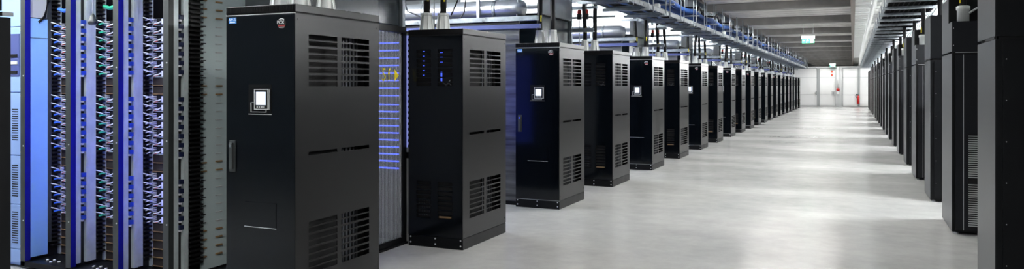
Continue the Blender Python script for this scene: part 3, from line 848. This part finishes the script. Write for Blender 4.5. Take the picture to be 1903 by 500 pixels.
me = MB()
for k in range(10): me.box(0.53 + 0.075 * k, 0.545 + 0.075 * k, 4, 59, 0.010, 0.022)
yy = 4.0
while yy < 45: me.box(0.52, 1.25, yy, yy + 0.03, 0.022, 0.034); yy += 0.11
w = me.build('wire_mesh', 'traycable', tr2); w['kind'] = 'stuff'
for k in range(9):
    x = 0.555 + 0.08 * k
    o = MB().tube([(x + 0.015 * math.sin(j + k), 4 + j * 1.1, RZ + 0.07 + 0.01 * math.sin(j * 1.7 + k)) for j in range(51)], 0.028, 6).build('tray_cable', 'traycable')
    tag(o, '%s black cable lying in the right tray, counted from the aisle' % nth(k), 'cable', 'cables lying in the right tray')
# bright ducts far right behind the cabinets
for i, yr in enumerate(YR[:12]):
    c = thing('foil_duct', 'shiny duct crossing above the %s gap of the right row' % nth(i), 'duct', (1.45, yr + 1.3, 2.72), 'foil ducts over the right rows')
    MB().lathe([(0.06, 0), (0.13, 0.05), (0.13, 5.0)], 16, (0, 0, 0), 'x').build('pipe', 'foil', c)
    for x in (0.4, 1.6, 2.8): MB().lathe([(0.134, x), (0.134, x + 0.05)], 16, (0, 0, 0), 'x').build('clamp', 'steel', c)

# ------------------------------------------------------------------ open cable racks in the left foreground
PX = [-6.414, -5.842, -5.286, -4.741]
RY = 4.10
P = 0.0700; Z0 = 2.046
def is_unit(i): return i <= 6 or 9 <= i <= 15 or 18 <= i <= 23
BAY = ['leftmost', 'second', 'third', 'rightmost']
finger = bx(0.03, 0.072, 0.236, 0.305, 0, 0.013).mesh('comb_finger', 'cable')
fingerD = bx(0.03, 0.072, 0.196, 0.320, 0, 0.013).mesh('comb_finger', 'cable')
conB = bx(0.030, 0.066, 0.097, 0.134, 0.0, 0.034).mesh('connector', 'blueplug')
conN = bx(0.030, 0.066, 0.097, 0.134, 0.0, 0.034).mesh('connector', 'navyplug')
clip = bx(0.030, 0.064, 0.100, 0.118, 0.0, 0.014).mesh('connector_clip', 'plugwhite')
shelf = bx(0.075, 0.50, 0.31, 0.72, 0.006, 0.064).mesh('blank_shelf', 'brownshelf')
lit_shelf_edge = bx(0.072, 0.50, 0.300, 0.318, 0.0, 0.005).mesh('shelf_lip', 'brown')  # lighter brown paints the lit front edge of the blank shelves
sv_body = bx(0.10, 0.50, 0.325, 0.80, 0.004, 0.062).mesh('body', 'server')
sv_tray = bx(0.072, 0.50, 0.312, 0.80, 0.0, 0.005).mesh('tray', 'steel2')
sv_plug = MB()
for z in (0.022, 0.036, 0.050): sv_plug.box(0.070, 0.098, 0.300, 0.325, z, z + 0.007)
sv_plug = sv_plug.mesh('plug_row', 'plugwhite')
sv_port = MB().box(0.172, 0.196, 0.306, 0.325, 0.010, 0.054).mesh('port_light', 'ledwhite')
sv_loop = MB().tube([(0.085, 0.305, 0.012), (0.105, 0.290, 0.010), (0.13, 0.285, 0.016), (0.155, 0.29, 0.020), (0.17, 0.305, 0.032)], 0.0055, 6).mesh('cable_loop', 'whitecable')
sv_loop_r = MB().tube([(0.095, 0.300, 0.006), (0.12, 0.288, 0.008), (0.15, 0.288, 0.014)], 0.004, 6).mesh('cable_loop', 'redcable')
def patch(kind, m):
    if kind == 0: pts = [(0.062, 0.225, 0.062), (0.085, 0.25, 0.052), (0.092, 0.275, 0.040), (0.085, 0.308, 0.030)]
    elif kind == 1: pts = [(0.070, 0.245, 0.022), (0.095, 0.262, 0.032), (0.095, 0.285, 0.030), (0.082, 0.308, 0.026)]
    else: pts = [(0.068, 0.250, 0.010), (0.085, 0.262, 0.018), (0.085, 0.278, 0.020)]
    return MB().tube(pts, 0.0048, 6).mesh('patch_cable', m)
patches = [(patch(0, 'whitecable'), patch(1, 'bluecable')), (patch(0, 'whitecable'), patch(1, 'greencable')), (patch(0, 'whitecable'), patch(2, 'whitecable'))]
extra = [patch(2, 'bluecable'), patch(2, 'greencable'), patch(1, 'whitecable')]

for b_ in range(4):
    x0 = PX[b_]
    r = thing('open_rack', '%s open cable rack, %s' % (BAY[b_], ('with a light blue side panel', 'with green patch cables', 'with white patch cables', 'empty with a pale slotted side sheet beside the big cabinet')[b_]),
              'rack', (x0, RY, 0), 'open cable racks in the left foreground')
    ps_ = MB().box(0, 0.058, 0, 0.046, 0.03, 2.62).build('front_post', 'post', r)
    for z in (0.42, 1.05, 1.64):
        MB().lathe([(0.006, -0.004), (0.006, 0.001)], 8, (0.04, 0, z + 0.03 * b_), 'y').build('screw', 'bolt', ps_)
    if b_ < 3: bx(0.058, 0.060, 0.002, 0.046, 0.08, 2.62).build('blue_lining', 'postblue', r)  # blue light on the dark post side, put into the colour
    bx(0.0, 0.03, 0.046, 0.9, 0.03, 2.62).build('side_wall', 'cable', r)
    wbay = (PX[b_ + 1] - x0) if b_ < 3 else 0.76
    bp = bx(0.0, wbay, 0.0, 0.9, 0.035, 0.075).build('base_plate', 'black', r)
    for (bx_, by_) in ((0.20, 0.10), (0.26, 0.12), (0.30, 0.06), (0.36, 0.09)):
        MB().lathe([(0.012, 0.075), (0.012, 0.088)], 8, (bx_, by_, 0)).build('bolt', 'bolt', bp)
    for cxp in (0.10, wbay - 0.10):
        MB().lathe([(0.035, cxp - 0.015), (0.035, cxp + 0.015)], 14, (0, 0.1, 0.035), 'x').build('caster', 'cable', bp)
    if b_ == 0:
        bx(0.03, 0.055, 0.047, 0.200, 0.10, 2.13).build('blue_side_panel', 'lightblue', r)['label'] = 'light blue painted side panel'
        bx(0.03, 0.057, 0.047, 0.200, 1.962, 1.967).build('panel_joint', 'cable', r)
        bx(0.03, 0.040, 0.047, 0.200, 2.14, 2.5).build('backing_sheet', 'lightgrey', r)
        bx(0.03, 0.058, 0.200, 0.232, 0.20, 2.6).build('cable_duct_edge', 'post', r)
        MB().tube([(0.06, 0.10, 2.6), (0.08, 0.16, 2.45), (0.08, 0.19, 2.3), (0.06, 0.17, 2.15), (0.05, 0.12, 2.10)], 0.012, 8).build('black_cable', 'cable', r)
    else:
        bx(0.03, 0.056, 0.047, 0.092, 0.10, 2.60).build('zinc_upright', 'steel2', r)
        hu = bx(0.03, 0.060, 0.138, 0.180, 0.10, 2.60).build('punched_upright', 'steel2', r)
        bx(0.03, 0.052, 0.182, 0.231 if b_ < 3 else 0.192, 0.10, 2.60).build('zinc_flange', 'steel2', r)
        hm = bx(0.0595, 0.0615, 0.150, 0.160, 0, 0.012).mesh('punched_hole', 'plugwhite')
        for i in range(29):
            z = Z0 - P * i
            if is_unit(i):
                link('connector', conB if b_ < 3 else conN, r, (0, 0, z + 0.018))
                link('connector_clip', clip, r, (0, -0.002, z + 0.003))
            else:
                link('punched_hole', hm, r, (0, 0, z + 0.03))
    # cable comb
    for k in range(64):
        link('comb_finger', finger if b_ < 3 else fingerD, r, (0, 0, 0.16 + 0.035 * k))
    if b_ < 3:
        bx(0.03, 0.070, 0.306, 0.316, 0.08, 2.6).build('rear_upright', 'steel2', r)
        for i in range(29):
            if not is_unit(i):
                s_ = link('blank_shelf', shelf, r, (0, 0, Z0 - P * i)); link('shelf_lip', lit_shelf_edge, s_)
        # added, unseen blue strip behind the next post to light this bay
        ls = MB()
        for k in range(30):
            z = 0.42 + 0.056 * k
            ls.box(wbay - 0.006, wbay - 0.001, 0.060, 0.074, z, z + 0.024)
        ls.build('light_strip', 'led', r)
        bx(wbay - 0.001, wbay + 0.004, 0.05, 0.084, 0.2, 2.5).build('strip_holder', 'inner', r)
        # servers
        for i in range(24):
            if not is_unit(i): continue
            grp = 'top' if i <= 6 else 'middle' if i <= 15 else 'bottom'
            q = i if i <= 6 else i - 9 if i <= 15 else i - 18
            s_ = thing('server', '%s slim server from the top in the %s group of the %s open rack' % (nth(q), grp, BAY[b_]), 'server', (x0, RY, Z0 - P * i), 'slim servers in the open racks')
            link('body', sv_body, s_); link('tray', sv_tray, s_); link('plug_row', sv_plug, s_)
            link('port_light', sv_port, s_); link('cable_loop', sv_loop, s_); link('cable_loop', sv_loop_r, s_)
            a, c2 = patches[b_]
            link('patch_cable', a, s_); link('patch_cable', c2, s_); link('patch_cable', extra[b_], s_, (0, -0.004, 0.018))
    else:
        sl = bx(0.030, 0.036, 0.326, 0.90, 0.09, 2.60).build('slotted_sheet', 'teal', r); sl['label'] = 'pale slotted side sheet'
        tabA = bx(0.036, 0.050, 0.328, 0.378, 0, 0.011).mesh('shelf_tab', 'brown'); tabB = bx(0.036, 0.050, 0.478, 0.54, 0, 0.011).mesh('shelf_tab', 'brown')
        hkA = bx(0.036, 0.044, 0.33, 0.375, 0, 0.006).mesh('hook', 'cable'); hkB = bx(0.036, 0.046, 0.478, 0.54, 0, 0.006).mesh('hook', 'lightgrey')
        for i in range(-4, 28):
            z = Z0 - 0.068 * i - 0.02
            unit = is_unit(i) and i >= 0
            link('hook' if unit else 'shelf_tab', hkA if unit else tabA, sl, (0, 0, z)); link('hook' if unit else 'shelf_tab', hkB if unit else tabB, sl, (0, 0, z))
        bx(0.04, 0.76, 0.80, 0.85, 0.05, 2.60).build('rear_frame', 'post', r)

# hanging plug in front of the second rack
c = thing('hanging_plug', 'grey bell-shaped plug hanging on a cord in the second open rack', 'plug', (-5.60, 4.16, 2.05))
MB().lathe([(0.030, 0.0), (0.036, 0.01), (0.036, 0.035), (0.022, 0.05), (0.022, 0.065), (0.008, 0.09)], 16).build('plug_body', 'post', c)
MB().lathe([(0.005, 0.085), (0.005, 0.6)], 8).build('cord', 'lightgrey', c)
MB().lathe([(0.037, 0.012), (0.037, 0.018)], 16).build('ring', 'cable', c)
# cable hanks above the servers
for k, (x, m, lb) in enumerate(((-6.27, 'bluecable', 'blue cable hank at the top of the leftmost open rack'), (-5.70, 'greencable', 'green cable hank at the top of the second open rack'))):
    o = MB().tube([(x, 4.34, 2.22), (x + 0.08, 4.33, 2.20), (x + 0.18, 4.34, 2.22), (x + 0.26, 4.36, 2.26), (x + 0.34, 4.40, 2.24)], 0.016, 8).build('cable_hank', m)
    tag(o, lb, 'cable')

# pale blue battery cabinet left of the racks
c = thing('battery_cabinet', 'pale blue louvred battery cabinet left of the open racks', 'cabinet', (-7.05, 4.14, 0))
bx(0, 0.62, 0.01, 0.85, 0.02, 2.62).build('body', 'paleblue', c)
louv = bx(0.47, 0.55, -0.006, 0.002, 0, 0.008).mesh('louvre_slot', 'cable')
zz = [0.04, 0.16, 0.54, 0.96, 1.50, 2.06, 2.62]
for k in range(6):
    m_ = bx(0.0, 0.615, -0.004, 0.012, zz[k] + 0.003, zz[k + 1] - 0.003).build('module_front', 'paleblue', c, bevel=0.003)
    if k in (1, 2, 3):
        nl = 14
        for q in range(nl):
            link('louvre_slot', louv, m_, (0, 0, (zz[k] + zz[k + 1]) / 2 - 0.14 + 0.02 * q))
    for z in (zz[k] + 0.03, zz[k + 1] - 0.03):
        MB().lathe([(0.006, -0.008), (0.006, -0.003)], 8, (0.585, 0, z), 'y').build('screw', 'bolt', m_)
bay = bx(0.44, 0.57, -0.010, -0.003, 1.64, 2.0).build('switch_bay', 'bluesteel', c)
for z in (1.66, 1.74, 1.80):
    bx(0.45, 0.55, -0.016, -0.009, z, z + 0.025).build('switch_row', 'lightgrey' if z == 1.74 else 'cable', bay)

# black cabinet at the left border of the picture (end of the row before)
c = thing('rack_cabinet', 'black cabinet cut off by the left border of the picture', 'cabinet', (-4.48, 1.52, 0))
bx(0, 0.62, 0, 0.90, 0.03, 1.90).build('lower_body', 'black', c, bevel=0.004)
bx(0, 0.615, 0, 0.86, 1.93, 2.5).build('upper_body', 'black', c, bevel=0.004)
bx(0.02, 0.60, 0.02, 0.85, 1.90, 1.93).build('joint', 'inner', c)
bx(0.60, 0.632, 0.85, 0.905, 1.905, 1.925).build('catch', 'chrome', c)
bx(0.62, 0.622, 0.02, 0.88, 0.05, 1.88).build('side_panel', 'black', c)
bx(0.01, 0.61, 0.01, 0.88, 0.0, 0.03).build('plinth', 'inner', c)
